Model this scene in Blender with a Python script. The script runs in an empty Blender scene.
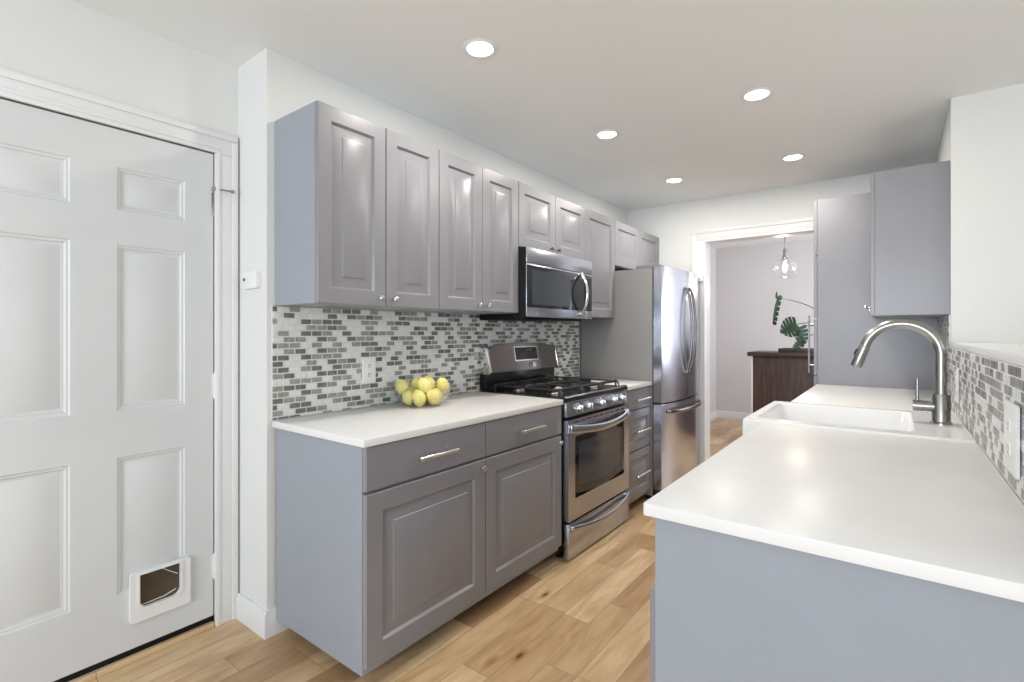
import bpy, bmesh, math, random
from mathutils import Vector, Matrix
random.seed(7)
S = bpy.context.scene
COL = S.collection
PI = math.pi

# ------------------------------------------------------------------ camera, world, exposure, daylight
cam_d = bpy.data.cameras.new('camera')
cam_d.sensor_width = 36.0
cam_d.lens = 502.16 / 1024 * 36.0
cam_d.shift_y = -8.53 / 1024
cam_d.clip_start = 0.02
cam = bpy.data.objects.new('camera', cam_d)
COL.objects.link(cam)
cam.location = (1.971, -1.0205, 1.2023)
cam.rotation_euler = (PI / 2, 0, 0.6508)
S.camera = cam

S.view_settings.view_transform = 'Standard'
S.view_settings.look = 'None'
S.view_settings.exposure = -0.03
S.view_settings.gamma = 1.0
S.view_settings.use_curve_mapping = False

world = bpy.data.worlds.new('daylight')
S.world = world
world.use_nodes = True
world.node_tree.nodes['Background'].inputs[0].default_value = (0.80, 0.88, 1.0, 1)
world.node_tree.nodes['Background'].inputs[1].default_value = 0.6


def area(name, loc, rot, sx, sy, power, col, parent=None):
    l = bpy.data.lights.new(name, 'AREA')
    l.shape = 'RECTANGLE'
    l.size, l.size_y = sx, sy
    l.energy = power
    l.color = col
    o = bpy.data.objects.new(name, l)
    o.location = loc
    o.rotation_euler = rot
    COL.objects.link(o)
    return o

# daylight entering through the window openings of the dining room behind the camera and the room beyond the doorway
DAY = (0.79, 0.885, 1.0)
area('window_daylight', (1.6, -4.02, 1.35), (PI / 2 + 0.22, 0, 0), 2.2, 1.3, 122, DAY)
area('patio_daylight', (4.98, -0.6, 1.2), (PI / 2 + 0.15, 0, PI / 2), 2.6, 1.9, 38, (0.93, 0.97, 1.0))
area('hall_daylight', (3.35, 5.0, 1.45), (PI / 2, 0, PI / 2), 1.6, 1.3, 74, (0.88, 0.91, 1.0))

# ------------------------------------------------------------------ materials
MATS = {}


def mat(name, rgb, rough=0.5, metal=0.0, **kw):
    m = bpy.data.materials.new(name)
    m.use_nodes = True
    b = m.node_tree.nodes['Principled BSDF']
    b.inputs['Base Color'].default_value = (*rgb, 1)
    b.inputs['Roughness'].default_value = rough
    b.inputs['Metallic'].default_value = metal
    for k, v in kw.items():
        b.inputs[k].default_value = v
    MATS[name] = m
    return m


def nd(m, t, **kw):
    n = m.node_tree.nodes.new(t)
    for k, v in kw.items():
        setattr(n, k, v)
    return n


def noise_vary(m, scale, lo, hi, vec_scale=(1, 1, 1), bump=0.0, rough=None, detail=3):
    """multiply the base colour by a gentle procedural variation and optionally bump it"""
    nt = m.node_tree
    b = nt.nodes['Principled BSDF']
    base = b.inputs['Base Color'].default_value[:]
    tc = nd(m, 'ShaderNodeTexCoord')
    mp = nd(m, 'ShaderNodeMapping')
    mp.inputs['Scale'].default_value = vec_scale
    nt.links.new(tc.outputs['Object'], mp.inputs['Vector'])
    n = nd(m, 'ShaderNodeTexNoise')
    n.inputs['Scale'].default_value = scale
    n.inputs['Detail'].default_value = detail
    nt.links.new(mp.outputs['Vector'], n.inputs['Vector'])
    r = nd(m, 'ShaderNodeValToRGB')
    r.color_ramp.elements[0].position = 0.3
    r.color_ramp.elements[1].position = 0.7
    r.color_ramp.elements[0].color = (*[c * lo for c in base[:3]], 1)
    r.color_ramp.elements[1].color = (*[min(1, c * hi) for c in base[:3]], 1)
    nt.links.new(n.outputs['Fac'], r.inputs['Fac'])
    nt.links.new(r.outputs['Color'], b.inputs['Base Color'])
    if bump:
        bp = nd(m, 'ShaderNodeBump')
        bp.inputs['Strength'].default_value = bump
        bp.inputs['Distance'].default_value = 0.002
        nt.links.new(n.outputs['Fac'], bp.inputs['Height'])
        nt.links.new(bp.outputs['Normal'], b.inputs['Normal'])
    if rough:
        mr = nd(m, 'ShaderNodeMapRange')
        mr.inputs['To Min'].default_value = rough[0]
        mr.inputs['To Max'].default_value = rough[1]
        nt.links.new(n.outputs['Fac'], mr.inputs['Value'])
        nt.links.new(mr.outputs['Result'], b.inputs['Roughness'])
    return m


M_WALL = noise_vary(mat('wall_paint', (0.74, 0.742, 0.715), 0.75), 60, 0.985, 1.0, bump=0.04)
M_CEIL = noise_vary(mat('ceiling_paint', (0.85, 0.86, 0.85), 0.8), 60, 0.985, 1.0, bump=0.04)
M_HALL = noise_vary(mat('hall_paint', (0.66, 0.64, 0.64), 0.75), 60, 0.985, 1.0, bump=0.04)
M_TRIM = noise_vary(mat('trim_paint', (0.77, 0.765, 0.76), 0.35), 20, 0.98, 1.0)
M_DOORP = noise_vary(mat('door_paint', (0.66, 0.672, 0.665), 0.38), 14, 0.98, 1.0)
M_GREY = noise_vary(mat('cabinet_paint', (0.248, 0.243, 0.260), 0.30), 8, 0.98, 1.02)
M_GREYSIDE = noise_vary(mat('cabinet_side_daylit', (0.305, 0.329, 0.368), 0.36), 8, 0.98, 1.02)  # cabinet side grey with the blue of the window daylight mixed into its colour
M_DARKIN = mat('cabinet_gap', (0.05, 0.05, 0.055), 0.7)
M_QUARTZ = noise_vary(mat('white_quartz', (0.785, 0.775, 0.755), 0.3, **{'Specular IOR Level': 0.12}), 9, 0.97, 1.0, detail=6)
M_CERAMIC = noise_vary(mat('white_fireclay', (0.86, 0.86, 0.855), 0.12), 6, 0.99, 1.0)
M_CHROME = noise_vary(mat('chrome', (0.80, 0.79, 0.77), 0.14, 1.0), 30, 0.96, 1.0)
M_DARKCHROME = noise_vary(mat('aged_chrome', (0.30, 0.29, 0.28), 0.3, 1.0), 30, 0.9, 1.0)
M_NICKEL = noise_vary(mat('brushed_nickel', (0.37, 0.355, 0.335), 0.27, 1.0), 40, 0.9, 1.05, vec_scale=(1, 1, 12))
M_STEEL = noise_vary(mat('stainless_steel', (0.52, 0.545, 0.60), 0.27, 1.0), 14, 0.93, 1.03, vec_scale=(1, 1, 30), rough=(0.2, 0.3))
M_STEELV = noise_vary(mat('stainless_fridge', (0.60, 0.63, 0.71), 0.22, 1.0), 14, 0.93, 1.03, vec_scale=(30, 30, 1), rough=(0.18, 0.27))
M_STEELDK = noise_vary(mat('dark_stainless', (0.24, 0.22, 0.21), 0.27, 1.0), 14, 0.93, 1.03, vec_scale=(1, 1, 30))
M_FRBODY = noise_vary(mat('fridge_side_grey', (0.245, 0.235, 0.225), 0.45), 70, 0.97, 1.02, bump=0.05)
M_BLACK = noise_vary(mat('black_enamel', (0.012, 0.012, 0.013), 0.22), 20, 0.9, 1.1)
M_BLACKM = noise_vary(mat('black_matte', (0.008, 0.008, 0.009), 0.5, **{'Specular IOR Level': 0.2}), 30, 0.8, 1.2)
M_IRON = noise_vary(mat('cast_iron', (0.022, 0.022, 0.023), 0.42), 120, 0.7, 1.3, bump=0.15)
M_GLASSBLK = mat('black_oven_glass', (0.012, 0.012, 0.014), 0.04)
M_MWGLASS = mat('microwave_glass', (0.02, 0.024, 0.03), 0.04)
M_WINSCREEN = mat('dotted_screen', (0.045, 0.052, 0.065), 0.10)
M_GROUT = noise_vary(mat('white_grout', (0.77, 0.77, 0.745), 0.7), 300, 0.93, 1.0, bump=0.1)
M_TW = noise_vary(mat('white_marble_tile', (0.75, 0.755, 0.735), 0.3), 55, 0.93, 1.03)
M_TL = noise_vary(mat('light_grey_tile', (0.31, 0.305, 0.275), 0.28), 70, 0.8, 1.2)
M_TD = noise_vary(mat('dark_grey_tile', (0.165, 0.16, 0.142), 0.28), 70, 0.75, 1.25)
M_TV = noise_vary(mat('veined_grey_tile', (0.27, 0.265, 0.27), 0.28), 45, 0.5, 1.5, vec_scale=(1, 1, 2.2))
M_WHITEP = noise_vary(mat('white_plastic', (0.82, 0.82, 0.80), 0.35), 20, 0.985, 1.0)
M_SLOT = mat('slot_dark', (0.03, 0.03, 0.03), 0.6)
M_FLAP = noise_vary(mat('smoked_flap', (0.085, 0.062, 0.042), 0.14), 5, 0.75, 1.25)
M_LEMON = noise_vary(mat('lemon_skin', (1.0, 0.84, 0.31), 0.38, **{'Subsurface Weight': 0.5, 'Subsurface Scale': 0.03, 'Subsurface Radius': (1.0, 0.8, 0.3)}), 90, 0.93, 1.03, bump=0.2)
M_BARWOOD = noise_vary(mat('dark_stained_wood', (0.052, 0.026, 0.019), 0.42), 7, 0.5, 1.6, vec_scale=(6, 6, 0.6), bump=0.1, detail=6)
M_BARTOP = noise_vary(mat('dark_stained_top', (0.040, 0.022, 0.018), 0.35), 7, 0.6, 1.4, vec_scale=(0.6, 6, 6), detail=6)
M_LEAF = noise_vary(mat('leaf_green', (0.018, 0.052, 0.020), 0.3), 25, 0.6, 1.5)
M_LEAFP = noise_vary(mat('leaf_bluegreen', (0.06, 0.115, 0.10), 0.25), 25, 0.6, 1.5)
M_STEM = noise_vary(mat('stem_green', (0.045, 0.075, 0.032), 0.5), 40, 0.8, 1.2)
M_POT = noise_vary(mat('pot_black', (0.02, 0.02, 0.02), 0.4), 20, 0.8, 1.2)
M_BRASSY = noise_vary(mat('socket_metal', (0.42, 0.40, 0.40), 0.3, 1.0), 30, 0.9, 1.1)


def glass(name, rough=0.0, tint=(1, 1, 1), ior=1.45):
    m = mat(name, tint, rough)
    b = m.node_tree.nodes['Principled BSDF']
    b.inputs['Transmission Weight'].default_value = 1.0
    b.inputs['IOR'].default_value = ior
    return m

M_GLASS = glass('clear_glass')
M_BOWL = glass('bowl_glass', 0.0, (0.98, 0.99, 0.98), 1.25)


def emit(name, rgb, strength):
    m = mat(name, rgb, 0.5)
    b = m.node_tree.nodes['Principled BSDF']
    b.inputs['Emission Color'].default_value = (*rgb, 1)
    b.inputs['Emission Strength'].default_value = strength
    return m

M_LENS = emit('lamp_lens', (1.0, 0.96, 0.90), 14.0)
M_BULB = emit('bulb_glow', (1.0, 0.88, 0.70), 30.0)
M_CLOCK = emit('clock_green', (0.10, 0.55, 0.13), 0.1)


def floor_material():
    m = mat('oak_planks', (0.5, 0.35, 0.2), 0.33)
    nt = m.node_tree
    L = nt.links.new
    b = nt.nodes['Principled BSDF']
    tc = nd(m, 'ShaderNodeTexCoord')
    sep = nd(m, 'ShaderNodeSeparateXYZ')
    L(tc.outputs['Object'], sep.inputs[0])
    cmb = nd(m, 'ShaderNodeCombineXYZ')           # planks run along the galley (Y)
    L(sep.outputs['Y'], cmb.inputs['X'])
    L(sep.outputs['X'], cmb.inputs['Y'])
    br = nd(m, 'ShaderNodeTexBrick')
    br.offset = 0.37
    br.offset_frequency = 3
    br.squash = 0.62
    br.squash_frequency = 2
    br.inputs['Color1'].default_value = (0, 0, 0, 1)
    br.inputs['Color2'].default_value = (1, 1, 1, 1)
    br.inputs['Mortar'].default_value = (0.5, 0.5, 0.5, 1)
    br.inputs['Scale'].default_value = 1.0
    br.inputs['Mortar Size'].default_value = 0.0011
    br.inputs['Mortar Smooth'].default_value = 0.2
    br.inputs['Brick Width'].default_value = 0.82
    br.inputs['Row Height'].default_value = 0.121
    L(cmb.outputs[0], br.inputs['Vector'])
    ramp = nd(m, 'ShaderNodeValToRGB')
    cr = ramp.color_ramp
    cr.elements[0].position = 0.0
    cr.elements[0].color = (0.36, 0.215, 0.110, 1)
    cr.elements[1].position = 1.0
    cr.elements[1].color = (0.72, 0.53, 0.325, 1)
    for p, c in ((0.22, (0.50, 0.32, 0.17, 1)), (0.5, (0.62, 0.43, 0.24, 1)), (0.75, (0.68, 0.49, 0.285, 1))):
        e = cr.elements.new(p)
        e.color = c
    L(br.outputs['Color'], ramp.inputs['Fac'])
    # grain, shifted for every plank
    addv = nd(m, 'ShaderNodeVectorMath', operation='MULTIPLY_ADD')
    L(br.outputs['Color'], addv.inputs[0])
    addv.inputs[1].default_value = (7.0, 5.0, 3.0)
    L(cmb.outputs[0], addv.inputs[2])
    mp = nd(m, 'ShaderNodeMapping')
    mp.inputs['Scale'].default_value = (1.5, 9, 1)
    L(addv.outputs[0], mp.inputs['Vector'])
    n1 = nd(m, 'ShaderNodeTexNoise')
    n1.inputs['Scale'].default_value = 2.2
    n1.inputs['Detail'].default_value = 7
    n1.inputs['Distortion'].default_value = 0.9
    L(mp.outputs[0], n1.inputs['Vector'])
    gr = nd(m, 'ShaderNodeValToRGB')
    gr.color_ramp.elements[0].position = 0.30
    gr.color_ramp.elements[0].color = (0.70, 0.61, 0.52, 1)
    gr.color_ramp.elements[1].position = 0.62
    gr.color_ramp.elements[1].color = (1.04, 1.04, 1.04, 1)
    L(n1.outputs['Fac'], gr.inputs['Fac'])
    mul = nd(m, 'ShaderNodeMix', data_type='RGBA', blend_type='MULTIPLY')
    mul.inputs['Factor'].default_value = 0.8
    L(ramp.outputs['Color'], mul.inputs['A'])
    L(gr.outputs['Color'], mul.inputs['B'])
    # knots
    mp2 = nd(m, 'ShaderNodeMapping')
    mp2.inputs['Scale'].default_value = (1.7, 4.6, 1)
    L(addv.outputs[0], mp2.inputs['Vector'])
    vo = nd(m, 'ShaderNodeTexVoronoi')
    vo.inputs['Scale'].default_value = 1.0
    L(mp2.outputs[0], vo.inputs['Vector'])
    kr = nd(m, 'ShaderNodeValToRGB')
    kr.color_ramp.elements[0].position = 0.02
    kr.color_ramp.elements[0].color = (0.22, 0.14, 0.09, 1)
    kr.color_ramp.elements[1].position = 0.11
    kr.color_ramp.elements[1].color = (1, 1, 1, 1)
    e = kr.color_ramp.elements.new(0.05)
    e.color = (0.74, 0.62, 0.5, 1)
    L(vo.outputs['Distance'], kr.inputs['Fac'])
    mul2 = nd(m, 'ShaderNodeMix', data_type='RGBA', blend_type='MULTIPLY')
    mul2.inputs['Factor'].default_value = 1.0
    L(mul.outputs['Result'], mul2.inputs['A'])
    L(kr.outputs['Color'], mul2.inputs['B'])
    # seams
    seam = nd(m, 'ShaderNodeMix', data_type='RGBA')
    L(br.outputs['Fac'], seam.inputs['Factor'])
    L(mul2.outputs['Result'], seam.inputs['A'])
    seam.inputs['B'].default_value = (0.27, 0.165, 0.085, 1)
    L(seam.outputs['Result'], b.inputs['Base Color'])
    bp = nd(m, 'ShaderNodeBump')
    bp.inputs['Strength'].default_value = 0.12
    bp.inputs['Distance'].default_value = 0.002
    L(n1.outputs['Fac'], bp.inputs['Height'])
    L(bp.outputs['Normal'], b.inputs['Normal'])
    return m

M_FLOOR = floor_material()

# ------------------------------------------------------------------ mesh builder


class MB:
    def __init__(self):
        self.bm = bmesh.new()

    def box(self, x0, x1, y0, y1, z0, z1, bevel=0.0, seg=2):
        vs = [self.bm.verts.new((x, y, z)) for x in (x0, x1) for y in (y0, y1) for z in (z0, z1)]
        q = [(0, 1, 3, 2), (4, 6, 7, 5), (0, 4, 5, 1), (2, 3, 7, 6), (0, 2, 6, 4), (1, 5, 7, 3)]
        fs = [self.bm.faces.new([vs[i] for i in f]) for f in q]
        if bevel:
            es = list({e for f in fs for e in f.edges})
            bmesh.ops.bevel(self.bm, geom=es, offset=bevel, segments=seg, affect='EDGES', profile=0.5)
        return self

    def prism(self, poly, axis, a, b, bevel=0.0, seg=2):
        """extrude a 2-D polygon along axis; poly is (p, q) in the two remaining axes in x,y,z order"""
        def P(p, q, t):
            return {'x': (t, p, q), 'y': (p, t, q), 'z': (p, q, t)}[axis]
        n = len(poly)
        A = [self.bm.verts.new(P(p, q, a)) for p, q in poly]
        B = [self.bm.verts.new(P(p, q, b)) for p, q in poly]
        fs = [self.bm.faces.new(A), self.bm.faces.new(B[::-1])]
        for i in range(n):
            j = (i + 1) % n
            fs.append(self.bm.faces.new([A[i], A[j], B[j], B[i]]))
        if bevel:
            es = list(fs[0].edges) + list(fs[1].edges)
            bmesh.ops.bevel(self.bm, geom=es, offset=bevel, segments=seg, affect='EDGES', profile=0.5)
        return self

    def tube(self, pts, r, seg=14, caps=True, flat=None):
        """swept tube; r a radius or list; flat=(wa, wb) sweeps an ellipse with those radii"""
        pts = [Vector(p) for p in pts]
        n = len(pts)
        rs = r if isinstance(r, (list, tuple)) else [r] * n
        t0 = (pts[1] - pts[0]).normalized()
        up = Vector((0, 0, 1)) if abs(t0.z) < 0.9 else Vector((0, 1, 0))
        nrm = (up - t0 * up.dot(t0)).normalized()
        rings = []
        for i in range(n):
            t = (pts[min(i + 1, n - 1)] - pts[max(i - 1, 0)]).normalized()
            nrm = (nrm - t * nrm.dot(t)).normalized()
            bn = t.cross(nrm)
            ring = []
            for k in range(seg):
                a = 2 * PI * k / seg
                ca, sa = math.cos(a), math.sin(a)
                if flat:
                    off = nrm * ca * flat[0] * rs[i] + bn * sa * flat[1] * rs[i]
                else:
                    off = (nrm * ca + bn * sa) * rs[i]
                ring.append(self.bm.verts.new(pts[i] + off))
            rings.append(ring)
        for i in range(n - 1):
            for k in range(seg):
                j = (k + 1) % seg
                self.bm.faces.new([rings[i][k], rings[i][j], rings[i + 1][j], rings[i + 1][k]])
        if caps:
            self.bm.faces.new(rings[0][::-1])
            self.bm.faces.new(rings[-1])
        return self

    def cyl(self, p0, p1, r0, r1=None, seg=20):
        return self.tube([p0, p1], [r0, r0 if r1 is None else r1], seg)

    def lathe(self, prof, center, axis='z', seg=28, closed=False):
        """revolve (radius, height) profile about axis through center"""
        cx, cy, cz = center
        rings = []
        for r, h in prof:
            ring = []
            for k in range(seg):
                a = 2 * PI * k / seg
                c, s = max(r, 1e-5) * math.cos(a), max(r, 1e-5) * math.sin(a)
                p = {'z': (cx + c, cy + s, cz + h), 'x': (cx + h, cy + c, cz + s), '-x': (cx - h, cy + c, cz + s), 'y': (cx + c, cy + h, cz + s), '-y': (cx + c, cy - h, cz + s)}[axis]
                ring.append(self.bm.verts.new(p))
            rings.append(ring)
        m = len(rings)
        for i in range(m if closed else m - 1):
            i2 = (i + 1) % m
            for k in range(seg):
                j = (k + 1) % seg
                self.bm.faces.new([rings[i][k], rings[i][j], rings[i2][j], rings[i2][k]])
        if not closed:
            for ring in (rings[0], rings[-1][::-1]):
                self.bm.faces.new(ring)
        return self

    def slab(self, F, a0, a1, b0, b1, t, panels, prof, c=0.002):
        """a door slab: flat front at depth 0 with moulded panels; F maps (a, b, depth) to world"""
        bm = self.bm
        V = {}

        def v(a, b, d=0.0):
            k = (round(a, 5), round(b, 5), round(d, 5))
            if k not in V:
                V[k] = bm.verts.new(F(a, b, d))
            return V[k]
        A = sorted({a0 + c, a1 - c} | {round(p[i], 5) for p in panels for i in (0, 1)})
        B = sorted({b0 + c, b1 - c} | {round(p[i], 5) for p in panels for i in (2, 3)})
        pset = {(round(p[0], 5), round(p[2], 5)) for p in panels}
        for i in range(len(A) - 1):
            for j in range(len(B) - 1):
                if (round(A[i], 5), round(B[j], 5)) in pset:
                    continue
                bm.faces.new([v(A[i], B[j]), v(A[i + 1], B[j]), v(A[i + 1], B[j + 1]), v(A[i], B[j + 1])])
        for p in panels:
            def loop(ins, d):
                return [v(p[0] + ins, p[2] + ins, d), v(p[1] - ins, p[2] + ins, d), v(p[1] - ins, p[3] - ins, d), v(p[0] + ins, p[3] - ins, d)]
            prev = loop(0, 0)
            for ins, d in prof:
                cur = loop(ins, d)
                for k in range(4):
                    bm.faces.new([prev[k], prev[(k + 1) % 4], cur[(k + 1) % 4], cur[k]])
                prev = cur
            bm.faces.new(prev)
        o = [v(a0, b0, -c), v(a1, b0, -c), v(a1, b1, -c), v(a0, b1, -c)]
        k_ = [v(a0, b0, -t), v(a1, b0, -t), v(a1, b1, -t), v(a0, b1, -t)]
        edges = [[v(a, B[0]) for a in A], [v(A[-1], b) for b in B], [v(a, B[-1]) for a in A[::-1]], [v(A[0], b) for b in B[::-1]]]
        for i in range(4):
            bm.faces.new([o[i], o[(i + 1) % 4]] + edges[i][::-1])
            bm.faces.new([k_[i], k_[(i + 1) % 4], o[(i + 1) % 4], o[i]])
        bm.faces.new(k_[::-1])
        return self

    def build(self, name, material, parent=None, smooth=35, mats=None):
        bmesh.ops.recalc_face_normals(self.bm, faces=self.bm.faces)
        if parent is not None:
            w = Vector((0, 0, 0))
            p = parent
            while p is not None:
                w += p.location
                p = p.parent
            bmesh.ops.translate(self.bm, verts=self.bm.verts, vec=-w)
        me = bpy.data.meshes.new(name)
        self.bm.to_mesh(me)
        self.bm.free()
        for m in (mats or [material]):
            me.materials.append(m)
        if smooth:
            me.shade_smooth()
            me.set_sharp_from_angle(angle=math.radians(smooth))
        o = bpy.data.objects.new(name, me)
        COL.objects.link(o)
        if parent is not None:
            o.parent = parent
        return o


def tag(o, label, cat, group=None):
    o['label'] = label
    o['category'] = cat
    if group:
        o['group'] = group
    return o


def thing(name, label, cat, loc, group=None):
    o = bpy.data.objects.new(name, None)
    o.empty_display_size = 0.05
    o.location = loc
    COL.objects.link(o)
    return tag(o, label, cat, group)


def struct(o):
    o['kind'] = 'structure'
    return o


def part(o, label):
    o['label'] = label
    return o


def FX(x):            # faces +X
    return lambda a, b, d: (x + d, a, b)


def FNX(x):           # faces -X
    return lambda a, b, d: (x - d, a, b)


def FNY(y):           # faces -Y
    return lambda a, b, d: (a, y - d, b)

# ------------------------------------------------------------------ the setting
CEIL = 2.325
YB = 3.33       # back wall of the kitchen
XR = 2.187      # right wall
struct(MB().box(-1.0, 5.1, -4.1, 6.6, -0.06, 0.0).build('floor', M_FLOOR, smooth=0))
struct(MB().box(-0.45, 5.1, -4.1, 3.40, CEIL, CEIL + 0.08).build('ceiling', M_CEIL, smooth=0))
struct(MB().box(-0.45, 5.1, 3.40, 6.6, 2.385, 2.465).build('ceiling_beyond', M_CEIL, smooth=0))
# left: the door wall, set back behind the kitchen wall, with a real opening for the door
w = MB()
w.box(-0.40, -0.245, -4.0, -0.915, 0, CEIL)
w.box(-0.40, -0.245, -0.915, -0.112, 1.942, CEIL)
w.box(-0.40, -0.245, -0.112, -0.03, 0, CEIL)
struct(w.build('wall_door', M_WALL, smooth=0))
struct(MB().box(-0.40, 0.0, -0.03, YB + 0.12, 0, CEIL).build('wall_left', M_WALL, smooth=0))
# back wall with the cased opening
w = MB()
w.box(0.0, 0.70, YB, YB + 0.12, 0, CEIL)
w.box(0.70, 1.60, YB, YB + 0.12, 1.97, CEIL)
w.box(1.60, XR, YB, YB + 0.12, 0, CEIL)
struct(w.build('wall_back', M_WALL, smooth=0))
# right: full-height wall behind the pantry, then a half wall open to the dining room
struct(MB().box(XR, XR + 0.12, 2.29, YB + 0.12, 0, CEIL).build('wall_right', M_WALL, smooth=0))
struct(MB().box(XR, 5.0, 2.17, 2.29, 0, CEIL).build('wall_dining', M_WALL, smooth=0))
struct(MB().box(XR, XR + 0.12, -0.03, 2.17, 0, 1.132).build('wall_half', M_WALL, smooth=0))
struct(MB().box(XR - 0.008, XR + 0.17, -0.05, 2.168, 1.132, 1.156, 0.003).build('trim_1', M_TRIM))
# dining / living room behind the camera, with windows
w = MB()
w.box(-0.40, 0.4, -4.0, -3.88, 0, CEIL)
w.box(2.8, 5.0, -4.0, -3.88, 0, CEIL)
w.box(0.4, 2.8, -4.0, -3.88, 0, 0.68)
w.box(0.4, 2.8, -4.0, -3.88, 2.02, CEIL)
struct(w.build('wall_rear', M_WALL, smooth=0))
w = MB()
w.box(4.88, 5.0, -4.0, -2.0, 0, CEIL)
w.box(4.88, 5.0, 0.8, 2.29, 0, CEIL)
w.box(4.88, 5.0, -2.0, 0.8, 2.12, CEIL)
w.box(4.88, 5.0, -2.0, 0.8, 0, 0.12)
struct(w.build('wall_patio', M_WALL, smooth=0))


def window_frame(name, fn, a0, a1, b0, b1, na, nb):
    m = MB()
    def bar(p0, p1, q0, q1):
        c = [fn(p0, q0, -0.02), fn(p1, q1, 0.02)]
        m.box(min(c[0][0], c[1][0]), max(c[0][0], c[1][0]), min(c[0][1], c[1][1]), max(c[0][1], c[1][1]), min(c[0][2], c[1][2]), max(c[0][2], c[1][2]), 0.003)
    for i in range(na + 1):
        a = a0 + (a1 - a0) * i / na
        bar(a - 0.025, a + 0.025, b0, b1)
    for i in range(nb + 1):
        b = b0 + (b1 - b0) * i / nb
        bar(a0, a1, b - 0.022, b + 0.022)
    return struct(m.build(name, M_TRIM))

window_frame('window_1', FNY(-3.93), 0.43, 2.77, 0.71, 1.99, 2, 2)
window_frame('window_2', FX(4.94), -1.97, 0.77, 0.15, 2.09, 2, 1)
# room beyond the doorway
struct(MB().box(-0.40, 3.5, 6.4, 6.52, 0, 2.385).build('wall_far', M_HALL, smooth=0))
struct(MB().box(-0.16, -0.04, YB + 0.12, 6.4, 0, 2.385).build('wall_hall', M_HALL, smooth=0))
w = MB()
w.box(3.3, 3.42, YB + 0.12, 4.1, 0, 2.385)
w.box(3.3, 3.42, 5.9, 6.4, 0, 2.385)
w.box(3.3, 3.42, 4.1, 5.9, 0, 0.75)
w.box(3.3, 3.42, 4.1, 5.9, 2.15, 2.385)
struct(w.build('wall_hall_right', M_HALL, smooth=0))
struct(MB().box(XR + 0.12, 3.42, YB, YB + 0.12, 0, 2.385).build('wall_hall_front', M_HALL, smooth=0))
window_frame('window_3', FNX(3.36), 4.12, 5.88, 0.77, 2.13, 2, 2)


def baseboard(name, x0, x1, y0, y1, h, face):
    """board with a chamfered cap; face is the side that looks into the room"""
    m = MB()
    t = 0.006
    if face == '+x':
        m.prism([(x0, 0), (x1, 0), (x1, h - 0.018), (x1 - t, h), (x0, h)], 'y', y0, y1)
    elif face == '-y':
        m.prism([(y1, 0), (y0, 0), (y0, h - 0.018), (y0 + t, h), (y1, h)], 'x', x0, x1)
    return struct(m.build(name, M_TRIM, smooth=20))

baseboard('baseboard_left', 0.0, 0.014, -0.03, 0.50, 0.105, '+x')
baseboard('baseboard_return', -0.225, 0.014, -0.044, -0.03, 0.105, '-y')
baseboard('baseboard_far', -0.026, 3.3, 6.386, 6.4, 0.10, '-y')
baseboard('baseboard_hall', -0.04, -0.026, YB + 0.12, 6.386, 0.10, '+x')
baseboard('baseboard_door', -0.245, -0.231, -4.0, -1.02, 0.105, '+x')

# casings


w = MB()   # casing of the panelled door: two legs and a head, each a stepped board
for (y0, y1, z0, z1) in ((-0.124, -0.033, 0, 1.936), (-1.0, -0.908, 0, 1.936), (-1.0, -0.033, 1.936, 2.026)):
    w.box(-0.245, -0.231, y0, y1, z0, z1, 0.003)
w.box(-0.232, -0.224, -0.062, -0.036, 0, 1.9955, 0.004)
w.box(-0.232, -0.224, -0.997, -0.971, 0, 1.9955, 0.004)
w.box(-0.232, -0.2275, -0.120, -0.104, 0, 1.951, 0.002)
w.box(-0.232, -0.2275, -0.929, -0.104, 1.9515, 1.966, 0.002)
w.box(-0.232, -0.224, -0.997, -0.036, 1.996, 2.022, 0.004)
struct(w.build('trim_2', M_TRIM))
w = MB()   # casing of the doorway and its jamb lining
for (x0, x1, z0, z1) in ((0.60, 0.695, 0, 1.975), (1.605, 1.70, 0, 1.975), (0.60, 1.70, 1.975, 2.065)):
    w.box(x0, x1, YB - 0.016, YB, z0, z1, 0.003)
    if z0 == 0:
        xa = x0 if x0 < 1 else x1 - 0.028
        w.box(xa, xa + 0.028, YB - 0.024, YB - 0.014, z0, 2.0335, 0.004)
w.box(0.60, 1.70, YB - 0.024, YB - 0.014, 2.034, 2.062, 0.004)
w.box(0.688, 0.706, YB - 0.016, YB + 0.135, 0, 1.975, 0.002)
w.box(1.594, 1.612, YB - 0.016, YB + 0.135, 0, 1.975, 0.002)
w.box(0.706, 1.594, YB - 0.016, YB + 0.135, 1.962, 1.978, 0.002)
struct(w.build('trim_3', M_TRIM))

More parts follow.
